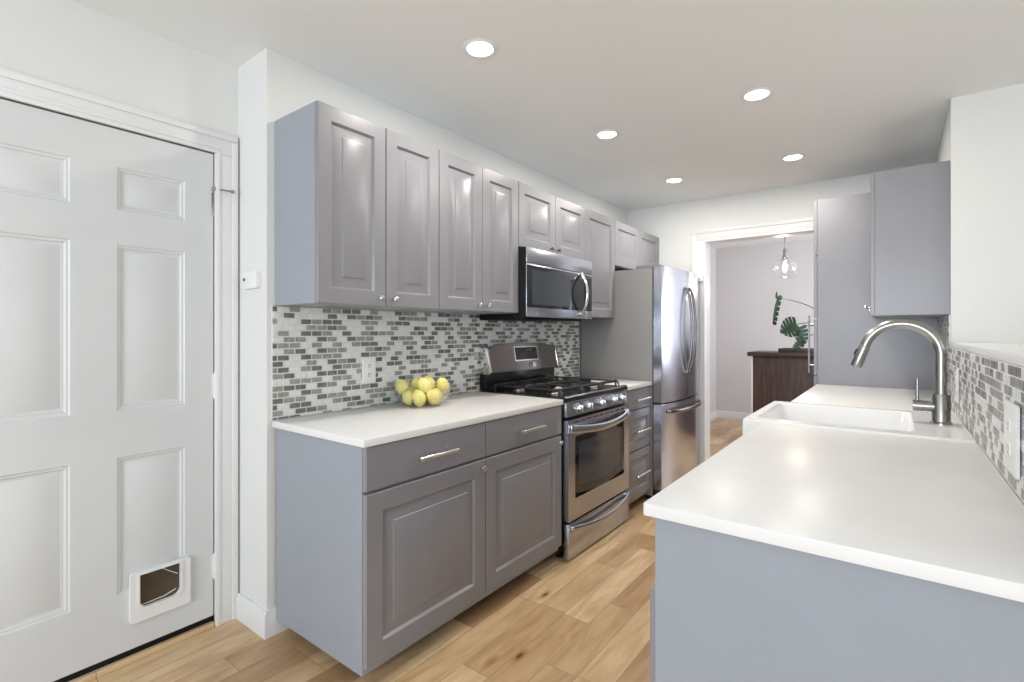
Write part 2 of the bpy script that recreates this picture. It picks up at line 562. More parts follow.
# ------------------------------------------------------------------ six-panel door with a pet flap
door = struct(thing('door_1', 'white six-panel door with a pet flap, hinged on the right', 'door', (-0.245, -0.51, 0.04)))
del door['category']
PR = [(0.004, -0.004), (0.011, -0.005), (0.015, -0.0095), (0.024, -0.0105), (0.052, -0.0035), (0.055, -0.0025)]
pan = []
for (ya, yb) in ((-0.79, -0.575), (-0.446, -0.230)):
    for (za, zb) in ((0.256, 0.754), (0.921, 1.518), (1.642, 1.796)):
        pan.append((ya, yb, za, zb))
MB().slab(FX(-0.245), -0.905, -0.125, 0.045, 1.932, 0.038, pan, PR).build('leaf', M_DOORP, door, smooth=20)
for z in (0.198, 0.935, 1.677):
    h = MB()
    h.cyl((-0.241, -0.122, z), (-0.241, -0.122, z + 0.10), 0.0065, seg=12)
    h.cyl((-0.241, -0.122, z - 0.004), (-0.241, -0.122, z + 0.104), 0.0045, seg=12)
    h.box(-0.2455, -0.2440, -0.134, -0.124, z + 0.004, z + 0.096, 0.0005)
    ho = h.build('hinge', M_NICKEL if z > 1.5 else M_TRIM, door)
    if z > 1.5:
        s = MB()
        s.cyl((-0.241, -0.122, z + 0.104), (-0.241, -0.122, z + 0.118), 0.010, seg=14)
        s.tube([(-0.241, -0.122, z + 0.111), (-0.222, -0.098, z + 0.110), (-0.205, -0.070, z + 0.107)], 0.0036, 8)
        s.cyl((-0.207, -0.073, z + 0.107), (-0.201, -0.064, z + 0.106), 0.007, seg=12)
        part(s.build('hinge_stop', M_DARKCHROME, ho), 'dark metal door stop arm on the top hinge')


def rounded_rect(a0, a1, b0, b1, r, n=6):
    pts = []
    for (ca, cb, st) in ((a1 - r, b0 + r, -90), (a1 - r, b1 - r, 0), (a0 + r, b1 - r, 90), (a0 + r, b0 + r, 180)):
        for k in range(n + 1):
            t = math.radians(st + 90 * k / n)
            pts.append((ca + r * math.cos(t), cb + r * math.sin(t)))
    return pts


def cut_rect(a0, a1, b0, b1, r, n=6):
    """square at the top, round only at the two bottom corners"""
    pts = []
    for (ca, cb, st, rr) in ((a1, b0, -90, r), (a1, b1, 0, 0.003), (a0, b1, 90, 0.003), (a0, b0, 180, r)):
        cx = ca - rr if ca == a1 else ca + rr
        cy = cb - rr if cb == b1 else cb + rr
        for k in range(n + 1):
            t = math.radians(st + 90 * k / n)
            pts.append((cx + rr * math.cos(t), cy + rr * math.sin(t)))
    return pts


def ring_prism(outer, inner, F, d0, d1):
    """frame between two outlines with equal point counts, from depth d0 to d1"""
    m = MB()
    bm = m.bm
    n = len(outer)
    O0 = [bm.verts.new(F(a, b, d0)) for a, b in outer]
    O1 = [bm.verts.new(F(a, b, d1)) for a, b in outer]
    I0 = [bm.verts.new(F(a, b, d0)) for a, b in inner]
    I1 = [bm.verts.new(F(a, b, d1)) for a, b in inner]
    for i in range(n):
        j = (i + 1) % n
        for q in ((O0[i], O0[j], O1[j], O1[i]), (O1[i], O1[j], I1[j], I1[i]), (I1[i], I1[j], I0[j], I0[i]), (I0[i], I0[j], O0[j], O0[i])):
            bm.faces.new(q)
    return m

pframe = ring_prism(rounded_rect(-0.411, -0.216, 0.143, 0.323, 0.008), cut_rect(-0.384, -0.250, 0.190, 0.314, 0.026), FX(-0.245), -0.002, 0.017).build('pet_door', M_WHITEP, door)
lip = ring_prism(cut_rect(-0.390, -0.244, 0.184, 0.3175, 0.030), cut_rect(-0.383, -0.251, 0.191, 0.313, 0.025), FX(-0.245), 0.016, 0.021)
lip.build('rim', M_WHITEP, pframe)
fl = MB()
fl.prism(cut_rect(-0.384, -0.250, 0.190, 0.314, 0.026), 'x', -0.2445, -0.2425)
part(fl.build('flap', M_FLAP, pframe), 'smoky translucent pet flap')
fb = MB()
fb.tube([(-0.2415, -0.315, 0.3125), (-0.2415, -0.257, 0.268)], 0.0012, 8)  # thin white rod drawn as the diagonal highlight on the flap
fb.tube([(-0.2415, -0.376, 0.196), (-0.2415, -0.300, 0.200), (-0.2415, -0.262, 0.212)], 0.0016, 8)
fb.build('seal_and_glint', M_WHITEP, pframe)
struct(MB().box(-0.36, -0.232, -0.907, -0.126, 0.0, 0.022, 0.003).build('trim_4', M_FLOOR))
struct(MB().box(-0.40, -0.36, -0.915, -0.112, 0.0, 1.942).build('trim_5', M_BLACKM, smooth=0))
sw = MB()   # black strip that puts in the shade of the gap under the door
sw.box(-0.275, -0.249, -0.900, -0.128, 0.0225, 0.047, 0.002)
part(sw.build('door_gap_shade', M_BLACKM, door), 'black strip for the shaded gap under the door')

# small white sensor box on the return wall
sb = thing('wall_sensor', 'small white box with a black dot on the wall beside the door', 'sensor', (-0.115, -0.03, 1.41))
m = MB()
m.prism(rounded_rect(-0.170, -0.045, 1.380, 1.448, 0.012), 'y', -0.050, -0.0305, 0.003)
m.build('housing', M_WHITEP, sb)
MB().lathe([(0.0, 0), (0.007, 0), (0.006, 0.002), (0, 0.002)], (-0.146, -0.050, 1.418), '-y', 16).build('lens', M_SLOT, sb)
sb2 = thing('wall_fitting', 'tiny white wall fitting on the doorway casing beside the fridge top', 'fitting', (0.675, YB - 0.02, 1.65))
m = MB()
m.box(0.655, 0.690, YB - 0.05, YB - 0.016, 1.632, 1.685, 0.004)
m.build('housing', M_WHITEP, sb2)
MB().box(0.664, 0.682, YB - 0.054, YB - 0.049, 1.648, 1.66, 0.001).build('latch', M_CHROME, sb2)

# ------------------------------------------------------------------ tile backsplashes (tiles are real raised pieces in one mesh)


def tile_into(bm, F, a0, a1, b0, b1, mi, h=0.0035, c=0.0012):
    if a1 - a0 < 0.004 or b1 - b0 < 0.004:
        return
    o = [bm.verts.new(F(a, b, 0)) for a, b in ((a0, b0), (a1, b0), (a1, b1), (a0, b1))]
    i = [bm.verts.new(F(a, b, h)) for a, b in ((a0 + c, b0 + c), (a1 - c, b0 + c), (a1 - c, b1 - c), (a0 + c, b1 - c))]
    fs = [bm.faces.new(i)]
    for k in range(4):
        fs.append(bm.faces.new([o[k], o[(k + 1) % 4], i[(k + 1) % 4], i[k]]))
    for f in fs:
        f.material_index = mi

GAP = 0.0050
rnd = random.Random(21)
m = MB()
m.box(0.001, 0.006, -0.012, 2.425, 0.853, 1.308)
F = FX(0.006)
pitch_z, pitch_y = 0.0247, 0.0493
row = 0
ztop = 1.3065
while ztop > 0.858:
    zb = max(0.8545, ztop - pitch_z + GAP)
    y = -0.012 - (0.5 * pitch_y if row % 2 == 0 else 0) + 0.0
    run = 0
    while y < 2.42:
        ya, yb = max(-0.010, y), min(2.42, y + pitch_y - 0.0058)
        pg = (0.70, 0.62, 0.50, 0.20, 0.0)[run] if run >= 0 else (0.68 if run == -1 else 0.92)
        if rnd.random() < pg:
            mi = 2 if rnd.random() < 0.55 else 3
            run = max(run, 0) + 1
        else:
            mi = 1
            run = min(run, 0) - 1
        tile_into(m.bm, F, ya, yb, zb, ztop, mi)
        y += pitch_y
    ztop -= pitch_z
    row += 1
o = m.build('tile_backsplash', None, smooth=0, mats=[M_GROUT, M_TW, M_TL, M_TD])
tag(o, 'long backsplash of small grey and white brick tiles under the wall cabinets', 'backsplash')

m = MB()
F = FNX(XR - 0.006)
m.box(XR - 0.006, XR - 0.001, -0.02, 2.172, 0.853, 1.131)
m.box(XR - 0.006, XR - 0.001, 2.172, 2.925, 0.853, 1.2885)
row = 0
ztop = 1.128
rnd = random.Random(5)
zt = 1.128 + 7 * pitch_z
row = 0
while zt > 0.858:
    y0r = 2.176 if zt > 1.13 else -0.018
    y = y0r - (0.5 * pitch_y if row % 2 else 0)
    run = 0
    while y < 2.92:
        if rnd.random() < (0.66 if run == 0 else 0.62):
            mi = rnd.choice((2, 3, 4, 4))
            run = 1
        else:
            mi = 1
            run = 0
        tile_into(m.bm, F, max(y, y0r), min(2.92, y + pitch_y - 0.0028), max(0.8545, zt - pitch_z + 0.0036), min(zt, 1.288), mi, 0.0012, 0.0006)
        y += pitch_y
    zt -= pitch_z
    row += 1
o = m.build('tile_backsplash', None, smooth=0, mats=[M_GROUT, M_TW, M_TL, M_TD, M_TV])
tag(o, 'backsplash of grey and white mosaic tiles behind the faucet, under the white ledge', 'backsplash')

# ------------------------------------------------------------------ power outlets


def outlet(F, a, b, w_, h_, label, duplex=True):
    c = F(a, b, 0.0)
    t = thing('power_outlet', label, 'outlet', c, None)
    m = ring_prism(rounded_rect(a - w_ / 2, a + w_ / 2, b - h_ / 2, b + h_ / 2, 0.004, 3), rounded_rect(a - w_ / 2 + 0.003, a + w_ / 2 - 0.003, b - h_ / 2 + 0.003, b + h_ / 2 - 0.003, 0.003, 3), F, 0.0, 0.005)
    inner = [m.bm.verts.new(F(p, q, 0.006)) for p, q in rounded_rect(a - w_ / 2 + 0.004, a + w_ / 2 - 0.004, b - h_ / 2 + 0.004, b + h_ / 2 - 0.004, 0.003, 3)]
    ia = [m.bm.verts.new(F(p, q, 0.0045)) for p, q in rounded_rect(a - w_ / 2 + 0.0028, a + w_ / 2 - 0.0028, b - h_ / 2 + 0.0028, b + h_ / 2 - 0.0028, 0.003, 3)]
    m.bm.faces.new(inner)
    for i in range(len(ia)):
        j = (i + 1) % len(ia)
        m.bm.faces.new([ia[i], ia[j], inner[j], inner[i]])
    m.build('cover_plate', M_WHITEP, t)
    for s in (-1, 1):
        bz = b + s * h_ * 0.17
        q = MB()
        pts = rounded_rect(a - 0.0165, a + 0.0165, bz - 0.014, bz + 0.014, 0.009, 4)
        A = [q.bm.verts.new(F(p, r, 0.0055)) for p, r in pts]
        B = [q.bm.verts.new(F(p, r, 0.0085)) for p, r in pts]
        q.bm.faces.new(B)
        for i in range(len(pts)):
            j = (i + 1) % len(pts)
            q.bm.faces.new([A[i], A[j], B[j], B[i]])
        ro = q.build('receptacle', M_WHITEP, t)
        q = MB()
        for (da, db, wa, wb) in ((-0.006, 0.003, 0.0014, 0.0045), (0.006, 0.003, 0.0014, 0.004), (0, -0.007, 0.0024, 0.0024)):
            pts = [(a + da - wa, bz + db - wb), (a + da + wa, bz + db - wb), (a + da + wa, bz + db + wb), (a + da - wa, bz + db + wb)]
            q.bm.faces.new([q.bm.verts.new(F(p, r, 0.0088)) for p, r in pts])
            A = [q.bm.verts.new(F(p, r, 0.0080)) for p, r in pts]
            q.bm.faces.new(A[::-1])
        q.build('slot', M_SLOT, ro, smooth=0)
    return t

outlet(FX(0.0088), 0.4455, 1.026, 0.075, 0.122, 'white power outlet on the left backsplash beside the lemon bowl')
outlet(FNX(XR - 0.0088), 1.71, 0.985, 0.085, 0.135, 'white power outlet on the right backsplash beside the faucet')
outlet(FNX(XR - 0.0088), 0.52, 0.972, 0.15, 0.152, 'wide white outlet plate on the right backsplash at the picture edge')

# ------------------------------------------------------------------ cabinet pieces
DPR = [(0.003, -0.004), (0.008, -0.010), (0.013, -0.0105), (0.046, -0.0025), (0.048, -0.0005), (0.051, 0.0005)]


def raised_door(F, a0, a1, b0, b1, parent, t=0.019, fr=0.058, name='door'):
    g = 0.0015
    return MB().slab(F, a0 + g, a1 - g, b0 + g, b1 - g, t, [(a0 + fr, a1 - fr, b0 + fr, b1 - fr)], DPR, 0.0025).build(name, M_GREY, parent, smooth=25)


def knob(pos, axis, parent, m=None, r=0.0125):
    k = MB()
    k.lathe([(0.0, 0), (0.006, 0), (0.0055, 0.010), (r * 0.8, 0.014), (r, 0.019), (r * 0.9, 0.024), (r * 0.4, 0.0265), (0, 0.027)], pos, axis, 20)
    return k.build('knob', m or M_CHROME, parent)


def bar_handle(x, y0, y1, z, parent, so=0.032, r=0.0072):
    k = MB()
    L_ = y1 - y0
    k.cyl((x + so, y0, z), (x + so, y1, z), r, seg=14)
    for y in (y0 + L_ * 0.16, y1 - L_ * 0.16):
        k.cyl((x - 0.001, y, z), (x + so, y, z), r * 0.85, seg=12)
    for y in (y0, y1):
        k.cyl((x + so, y - 0.001, z), (x + so, y + 0.001, z), r * 1.1, seg=14)
    return k.build('handle', M_CHROME, parent)


def wall_cab(label, y0, y1, z0, z1, doors, knobs, kz, km=None, depth=0.307, name='wall_cabinet'):
    t = thing(name, label, 'cabinet', (depth / 2, (y0 + y1) / 2, z0), 'grey wall cabinets on the left')
    xf = depth - 0.020
    MB().box(0.0005, xf, y0 + 0.0008, y1 - 0.0008, z0 + 0.0005, z1, 0.001, 1).build('carcass', M_GREYSIDE, t)
    n = len(doors) - 1
    for i in range(n):
        d = raised_door(FX(depth), doors[i], doors[i + 1], z0, z1, t)
        if knobs[i] is not None:
            knob((depth, knobs[i], kz), 'x', d, km)
    return t

ZU0, ZU1 = 1.309, 2.047
wall_cab('grey two-door wall cabinet nearest the camera, over the left end of the counter', 0.0, 0.6135, ZU0, ZU1, (0.0, 0.310, 0.6135), (0.272, 0.345), ZU0 + 0.032)
wall_cab('grey two-door wall cabinet directly left of the microwave', 0.6145, 1.226, ZU0, ZU1, (0.6145, 0.919, 1.226), (0.883, 0.950), ZU0 + 0.032)
wall_cab('short grey two-door wall cabinet above the microwave', 1.227, 1.988, 1.682, ZU1, (1.227, 1.608, 1.988), (1.556, 1.632), 1.712, M_DARKCHROME)
wall_cab('tall narrow single-door grey wall cabinet between microwave and fridge', 1.989, 2.436, ZU0, ZU1, (1.989, 2.436), (2.03,), ZU0 + 0.032)
wall_cab('short grey two-door wall cabinet above the fridge, against the back wall', 2.437, 3.325, 1.705, ZU1, (2.437, 2.881, 3.325), (2.83, 2.93), 1.735)


def base_common(name, label, y0, y1, z0, xf, group):
    t = thing(name, label, 'cabinet', (0.29, (y0 + y1) / 2, 0), group)
    m = MB()
    m.box(0.016, xf, y0, y1, z0, 0.8255, 0.001, 1)
    m.build('carcass', M_GREYSIDE, t)
    k = MB()
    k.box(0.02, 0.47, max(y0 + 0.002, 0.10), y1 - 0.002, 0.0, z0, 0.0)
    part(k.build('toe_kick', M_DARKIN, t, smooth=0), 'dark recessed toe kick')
    return t

GB = 'grey base cabinets on the left'
for i, (y0, y1, lab, hy, ky) in enumerate((
        (0.0, 0.6075, 'grey base cabinet with drawer and door at the left counter end', (0.205, 0.405), 0.575),
        (0.6085, 1.2205, 'grey base cabinet with drawer and door right next to the stove', (0.815, 1.015), 1.183))):
    t = base_common('base_cabinet', lab, y0, y1, 0.062, 0.570, GB)
    d = MB().slab(FX(0.591), y0 + 0.0015, y1 - 0.0015, 0.676, 0.822, 0.019, [], [], 0.002).build('drawer', M_GREY, t, smooth=25)
    bar_handle(0.591, hy[0], hy[1], 0.748, d)
    d = raised_door(FX(0.591), y0, y1, 0.090, 0.667, t, fr=0.068)
    knob((0.591, ky, 0.637), 'x', d)
t = base_common('drawer_cabinet', 'narrow grey three-drawer cabinet between the stove and the fridge', 2.000, 2.424, 0.062, 0.570, GB)
d = MB().slab(FX(0.591), 2.0015, 2.4225, 0.686, 0.822, 0.019, [], [], 0.002).build('drawer', M_GREY, t, smooth=25)
bar_handle(0.591, 2.11, 2.33, 0.751, d)
for (z0, z1, hz) in ((0.410, 0.680, 0.540), (0.095, 0.404, 0.245)):
    d = raised_door(FX(0.591), 2.000, 2.424, z0, z1, t, fr=0.055, name='drawer')
    bar_handle(0.591, 2.11, 2.33, hz, d)

# worktops
o = MB().box(0.0095, 0.601, -0.015, 1.2215, 0.8265, 0.853, 0.0025).build('countertop', M_QUARTZ)
tag(o, 'long white countertop on the left, with the lemon bowl on it', 'countertop')
o = MB().box(0.0095, 0.601, 1.999, 2.428, 0.8265, 0.853, 0.0025).build('countertop', M_QUARTZ)
tag(o, 'short white countertop between the stove and the fridge', 'countertop')

# ------------------------------------------------------------------ gas range
rg = thing('gas_range', 'stainless steel gas range with black grates', 'stove', (0.31, 1.61, 0))
Y0, Y1 = 1.2330, 1.9870
m = MB()
m.box(0.03, 0.585, Y0, Y1, 0.055, 0.845, 0.003)
m.build('body', M_BLACKM, rg)
for (x, y) in ((0.08, Y0 + 0.05), (0.08, Y1 - 0.05), (0.54, Y0 + 0.05), (0.54, Y1 - 0.05)):
    MB().lathe([(0.0, 0), (0.02, 0), (0.02, 0.01), (0.011, 0.016), (0.011, 0.056), (0, 0.056)], (x, y, 0), 'z', 14).build('foot', M_BLACKM, rg)
m = MB()   # cooktop with a raised rim and a dished well
m.prism([(0.03, 0.845), (0.585, 0.845), (0.604, 0.832), (0.610, 0.838), (0.610, 0.858), (0.600, 0.866), (0.585, 0.866), (0.575, 0.858), (0.075, 0.858), (0.065, 0.866), (0.03, 0.866)], 'y', Y0 - 0.003, Y1 + 0.003, 0.001, 1)
m.build('cooktop', M_BLACK, rg, smooth=30)
m = MB()   # sloped stainless control panel with end caps
m.prism([(0.585, 0.757), (0.612, 0.757), (0.607, 0.835), (0.585, 0.840)], 'y', Y0 + 0.002, Y1 - 0.002, 0.003)
cp = m.build('control_panel', M_STEEL, rg)
for y in (1.345, 1.455, 1.605, 1.765, 1.875):
    k = MB()
    k.lathe([(0.0, 0), (0.027, 0), (0.027, 0.006), (0.021, 0.010), (0.019, 0.030), (0.016, 0.034), (0, 0.034)], (0.609, y, 0.795), 'x', 22)
    k.box(0.638, 0.650, y - 0.0055, y + 0.0055, 0.776, 0.815, 0.003)
    k.build('knob', M_STEEL, cp)
# oven door: frame with window
od = ring_prism(rounded_rect(Y0 + 0.003, Y1 - 0.003, 0.210, 0.742, 0.006, 2), [(a, b) for a, b in rounded_rect(1.305, 1.915, 0.320, 0.650, 0.012, 2)], FX(0.600), -0.010, 0.022)
odoor = od.build('oven_door', M_STEEL, rg)
m = MB()
n = 16
pts = [(1.305, 0.650), (1.305, 0.345)]
pts += [(1.305 + 0.61 * k / n, 0.345 - 0.028 * math.sin(PI * k / n)) for k in range(1, n)]
pts += [(1.915, 0.345), (1.915, 0.650)]
m.prism(pts[::-1], 'x', 0.590, 0.6165)
ow = m.build('window', M_GLASSBLK, odoor)
m = MB()
pts = [(1.355, 0.612), (1.355, 0.385)]
pts += [(1.355 + 0.51 * k / n, 0.385 - 0.022 * math.sin(PI * k / n)) for k in range(1, n)]
pts += [(1.865, 0.385), (1.865, 0.612)]
m.prism(pts[::-1], 'x', 0.616, 0.6175)
m.build('inner_window', M_WINSCREEN, ow)
m = MB()     # vent slots above the door
for k in range(9):
    y = 1.30 + k * 0.07
    m.box(0.6195, 0.6225, y, y + 0.05, 0.724, 0.731)
m.build('vent', M_SLOT, odoor, smooth=0)


def ribbon(y0, y1, z, xb, out, drop, wz, name, parent, n=20, th=0.008, mm=None):
    """a curved ribbon handle that bows out and down between its two ends"""
    m = MB()
    pts = []
    for k in range(n + 1):
        s = k / n
        c = math.sin(PI * s)
        pts.append((xb + out * c ** 0.6, y0 + (y1 - y0) * s, z - drop * c))
    m.tube(pts, [1.0] * (n + 1), 12, True, flat=(wz, th))
    for (y, s) in ((y0, 1), (y1, -1)):
        m.box(xb - 0.004, xb + 0.016, min(y, y + s * 0.03), max(y, y + s * 0.03), z - wz, z + wz, 0.004)
    return m.build(name, mm or M_STEEL, parent)

ribbon(1.245, 1.975, 0.697, 0.622, 0.040, 0.026, 0.021, 'handle', odoor)
m = MB()
m.box(0.590, 0.622, Y0 + 0.003, Y1 - 0.003, 0.012, 0.199, 0.004)
dr = m.build('storage_drawer', M_STEEL, rg)
ribbon(1.250, 1.970, 0.172, 0.622, 0.038, 0.026, 0.016, 'handle', dr)
# backguard
m = MB()
n = 14
def arch(y0, y1, z0, zs, zc):
    return [(y0, z0), (y1, z0), (y1, zs)] + [(y1 + (y0 - y1) * k / n, zs + (zc - zs) * math.sin(PI * k / n) ** 0.8) for k in range(1, n)] + [(y0, zs)]
m.box(0.012, 0.062, Y0 + 0.004, Y1 - 0.004, 0.866, 0.985, 0.002)
m.build('riser', M_BLACK, rg)
m = MB()
bm = m.bm
poly = arch(Y0 + 0.012, Y1 - 0.012, 0.962, 1.108, 1.138)
A = [bm.verts.new((0.094 - (z_ - 0.962) * 0.20, y, z_)) for y, z_ in poly]
B = [bm.verts.new((0.020, y, z_)) for y, z_ in poly]
bm.faces.new(A)
bm.faces.new(B[::-1])
for i in range(len(poly)):
    j = (i + 1) % len(poly)
    bm.faces.new([A[i], A[j], B[j], B[i]])
bmesh.ops.bevel(bm, geom=list(bm.faces[0].edges) if False else [e for e in bm.edges if all(v in A for v in e.verts)], offset=0.006, segments=3, affect='EDGES')
bg = m.build('backguard', M_STEELDK, rg)
for (y0, y1) in ((Y0 - 0.001, Y0 + 0.013), (Y1 - 0.013, Y1 + 0.001)):
    m = MB()
    m.prism([(0.014, 0.955), (0.092, 0.955), (0.099, 0.968), (0.070, 1.108), (0.060, 1.116), (0.014, 1.116)], 'y', y0, y1, 0.002)
    m.build('end_cap', M_CHROME, bg)


def on_guard(z_):
    return 0.094 - (z_ - 0.962) * 0.20

m = MB()
za, zb = 1.030, 1.108
vs = [bm_v for bm_v in ()]
def guard_quad(m, y0, y1, z0, z1, d, th=0.004):
    A = [m.bm.verts.new((on_guard(z_) + d, y, z_)) for y, z_ in ((y0, z0), (y1, z0), (y1, z1), (y0, z1))]
    B = [m.bm.verts.new((on_guard(z_) + d - th, y, z_)) for y, z_ in ((y0, z0), (y1, z0), (y1, z1), (y0, z1))]
    m.bm.faces.new(A)
    m.bm.faces.new(B[::-1])
    for i in range(4):
        j = (i + 1) % 4
        m.bm.faces.new([A[i], A[j], B[j], B[i]])
guard_quad(m, 1.497, 1.755, 1.022, 1.113, 0.002)
dp = m.build('display_bezel', M_CHROME, bg, smooth=0)
m = MB()
guard_quad(m, 1.506, 1.746, 1.030, 1.107, 0.0035)
m.build('display', M_GLASSBLK, dp, smooth=0)
m = MB()
for k, y in enumerate((1.628, 1.642, 1.660, 1.674)):
    for (ya, yb, z0, z1) in ((0, 0.006, 1.086, 1.0875), (0, 0.006, 1.093, 1.0945), (0.006, 0.0072, 1.086, 1.0945)):
        guard_quad(m, y + ya, y + yb, z0, z1, 0.0045, 0.001)
m.build('clock_digit', M_CLOCK, dp, smooth=0)
m = MB()
for r_ in range(3):
    for c_ in range(7):
        y = 1.535 + c_ * 0.030
        guard_quad(m, y, y + 0.012, 1.040 + r_ * 0.014, 1.0425 + r_ * 0.014, 0.0042, 0.001)
m.build('button_mark', M_STEELDK, dp, smooth=0)
m = MB()
guard_quad(m, 1.642, 1.668, 0.980, 1.006, 0.002, 0.002)
eb = m.build('emblem', M_BLACK, bg, smooth=0)
m = MB()
guard_quad(m, 1.648, 1.651, 0.984, 1.002, 0.0035, 0.001)
guard_quad(m, 1.6515, 1.662, 0.984, 0.987, 0.0035, 0.001)
guard_quad(m, 1.675, 1.715, 0.980, 1.006, 0.0025, 0.002)
m.build('emblem_mark', M_CHROME, bg, smooth=0)
# burners and grates
for (x, y, r_) in ((0.185, 1.385, 0.040), (0.185, 1.835, 0.036), (0.44, 1.385, 0.048), (0.44, 1.835, 0.044), (0.315, 1.61, 0.036)):
    b = MB().lathe([(0.0, 0), (r_ * 1.15, 0), (r_ * 1.1, 0.006), (r_ * 0.85, 0.014), (0, 0.014)], (x, y, 0.858), 'z', 24).build('burner', M_STEELDK, rg)
    MB().lathe([(0.0, 0.0), (r_ * 0.75, 0), (r_ * 0.75, 0.006), (r_ * 0.65, 0.009), (0, 0.009)], (x, y, 0.872), 'z', 24).build('burner_cap', M_IRON, b)
ZG = 0.892
for (ya, yb) in ((Y0 + 0.022, 1.485), (1.492, 1.728), (1.735, Y1 - 0.022)):
    g = MB()
    def rail(p, q, h=ZG, w_=0.0085):
        g.tube([p, q], [1, 1], 8, True, flat=(0.009, w_ * 0.62))
    x0, x1 = 0.085, 0.565
    ym = (ya + yb) / 2
    for y in (ya + 0.008, yb - 0.008):
        g.tube([(x0, y, 0.866), (x0 + 0.012, y, ZG), (x1 - 0.012, y, ZG), (x1, y, 0.866)], [1] * 4, 8, True, flat=(0.008, 0.0058))
    for x in (x0 + 0.02, 0.315, x1 - 0.02):
        rail((x, ya + 0.008, ZG), (x, yb - 0.008, ZG))
    cs = (0.185, 0.44) if yb - ya > 0.24 else (0.315,)
    for cx in cs:
        for (dx, dy) in ((1, 0), (-1, 0), (0, 1), (0, -1)):
            if dx:
                rail((cx + dx * 0.022, ym, ZG + 0.004), (cx + dx * 0.105, ym, ZG))
            else:
                rail((cx, ym + dy * 0.022, ZG + 0.004), (cx, (yb - 0.008 if dy > 0 else ya + 0.008), ZG))
    for (x, y) in ((x0 + 0.02, ya + 0.012), (x1 - 0.02, ya + 0.012), (x0 + 0.02, yb - 0.012), (x1 - 0.02, yb - 0.012)):
        g.cyl((x, y, 0.858), (x, y, ZG), 0.006, 0.006, 8)
    g.build('grate', M_IRON, rg)

# ------------------------------------------------------------------ over-the-range microwave
mw = thing('microwave', 'stainless microwave with a black window mounted over the stove', 'microwave', (0.18, 1.605, 1.287))
MY0, MY1, MZ0, MZ1 = 1.2320, 1.9840, 1.287, 1.678
m = MB()
m.box(0.012, 0.351, MY0, MY1, MZ0, MZ1, 0.002)
m.build('housing', M_BLACKM, mw)
MB().box(0.349, 0.358, MY0 + 0.001, MY1 - 0.001, 1.590, MZ1 - 0.001, 0.002).build('vent_panel', M_STEEL, mw)
mdoor = MB().box(0.349, 0.356, MY0 + 0.001, 1.872, 1.290, 1.587, 0.002).build('door', M_STEEL, mw)
m = MB()
m.box(0.354, 0.3585, MY0 + 0.004, 1.872, 1.343, 1.578, 0.001)
gl = m.build('window', M_MWGLASS, mdoor)
MB().box(0.358, 0.3592, MY0 + 0.052, 1.690, 1.360, 1.556).build('screen', M_WINSCREEN, gl, smooth=0)
cpn = MB().box(0.349, 0.356, 1.874, MY1 - 0.001, 1.290, 1.587, 0.002).build('control_panel', M_STEEL, mw)
MB().box(0.354, 0.3585, 1.874, MY1 - 0.003, 1.343, 1.578, 0.001).build('keypad', M_MWGLASS, cpn)
m = MB()
n = 18
m.tube([(0.360 + 0.042 * math.sin(PI * k / n) ** 0.8, 1.842, 1.318 + 0.262 * k / n) for k in range(n + 1)], [1] * (n + 1), 12, True, flat=(0.0085, 0.013))
for z_ in (1.318, 1.580):
    m.lathe([(0.0, -0.004), (0.014, -0.004), (0.013, 0.008), (0, 0.010)], (0.357, 1.842, z_), 'x', 14)
m.build('handle', M_CHROME, mdoor)
m = MB()
m.lathe([(0, 0), (0.010, 0), (0.009, 0.0015), (0, 0.0015)], (0.356, 1.310, 1.316), 'x', 20)
m.box(0.356, 0.3572, 1.326, 1.331, 1.309, 1.323)
m.box(0.356, 0.3572, 1.334, 1.347, 1.309, 1.3125)
m.box(0.356, 0.3572, 1.334, 1.337, 1.3125, 1.323)
m.build('emblem', M_CHROME, mdoor)
m = MB()
m.box(0.02, 0.33, MY0 - 0.005, MY1 - 0.10, MZ0 - 0.012, MZ0 + 0.001, 0.002)
m.build('grease_filter', M_BLACKM, mw)

# ------------------------------------------------------------------ refrigerator
fr = thing('refrigerator', 'stainless french-door refrigerator with grey sides and bottom freezer', 'refrigerator', (0.37, 2.87, 0))
FY0, FY1 = 2.434, 3.290
MB().box(0.02, 0.598, FY0, FY1, 0.035, 1.662, 0.004).build('body', M_FRBODY, fr)
for y in (FY0 + 0.06, FY1 - 0.06):
    for x in (0.08, 0.55):
        MB().lathe([(0, 0), (0.022, 0), (0.022, 0.03), (0.012, 0.037), (0, 0.037)], (x, y, 0), 'z', 14).build('foot', M_BLACKM, fr)
MB().box(0.55, 0.620, FY0 + 0.01, FY1 - 0.01, 0.03, 0.082, 0.003).build('kick_grille', M_BLACKM, fr)


def fx(y):
    s = (y - (FY0 + FY1) / 2) / ((FY1 - FY0) / 2)
    return 0.664 + 0.042 * (1 - s * s)


def curved_door(y0, y1, z0, z1, name):
    n = 14
    poly = [(0.606, y0), (0.606, y1)] + [(fx(y1 + (y0 - y1) * k / n), y1 + (y0 - y1) * k / n) for k in range(n + 1)]
    return MB().prism(poly, 'z', z0, z1, 0.005, 3).build(name, M_STEELV, fr)

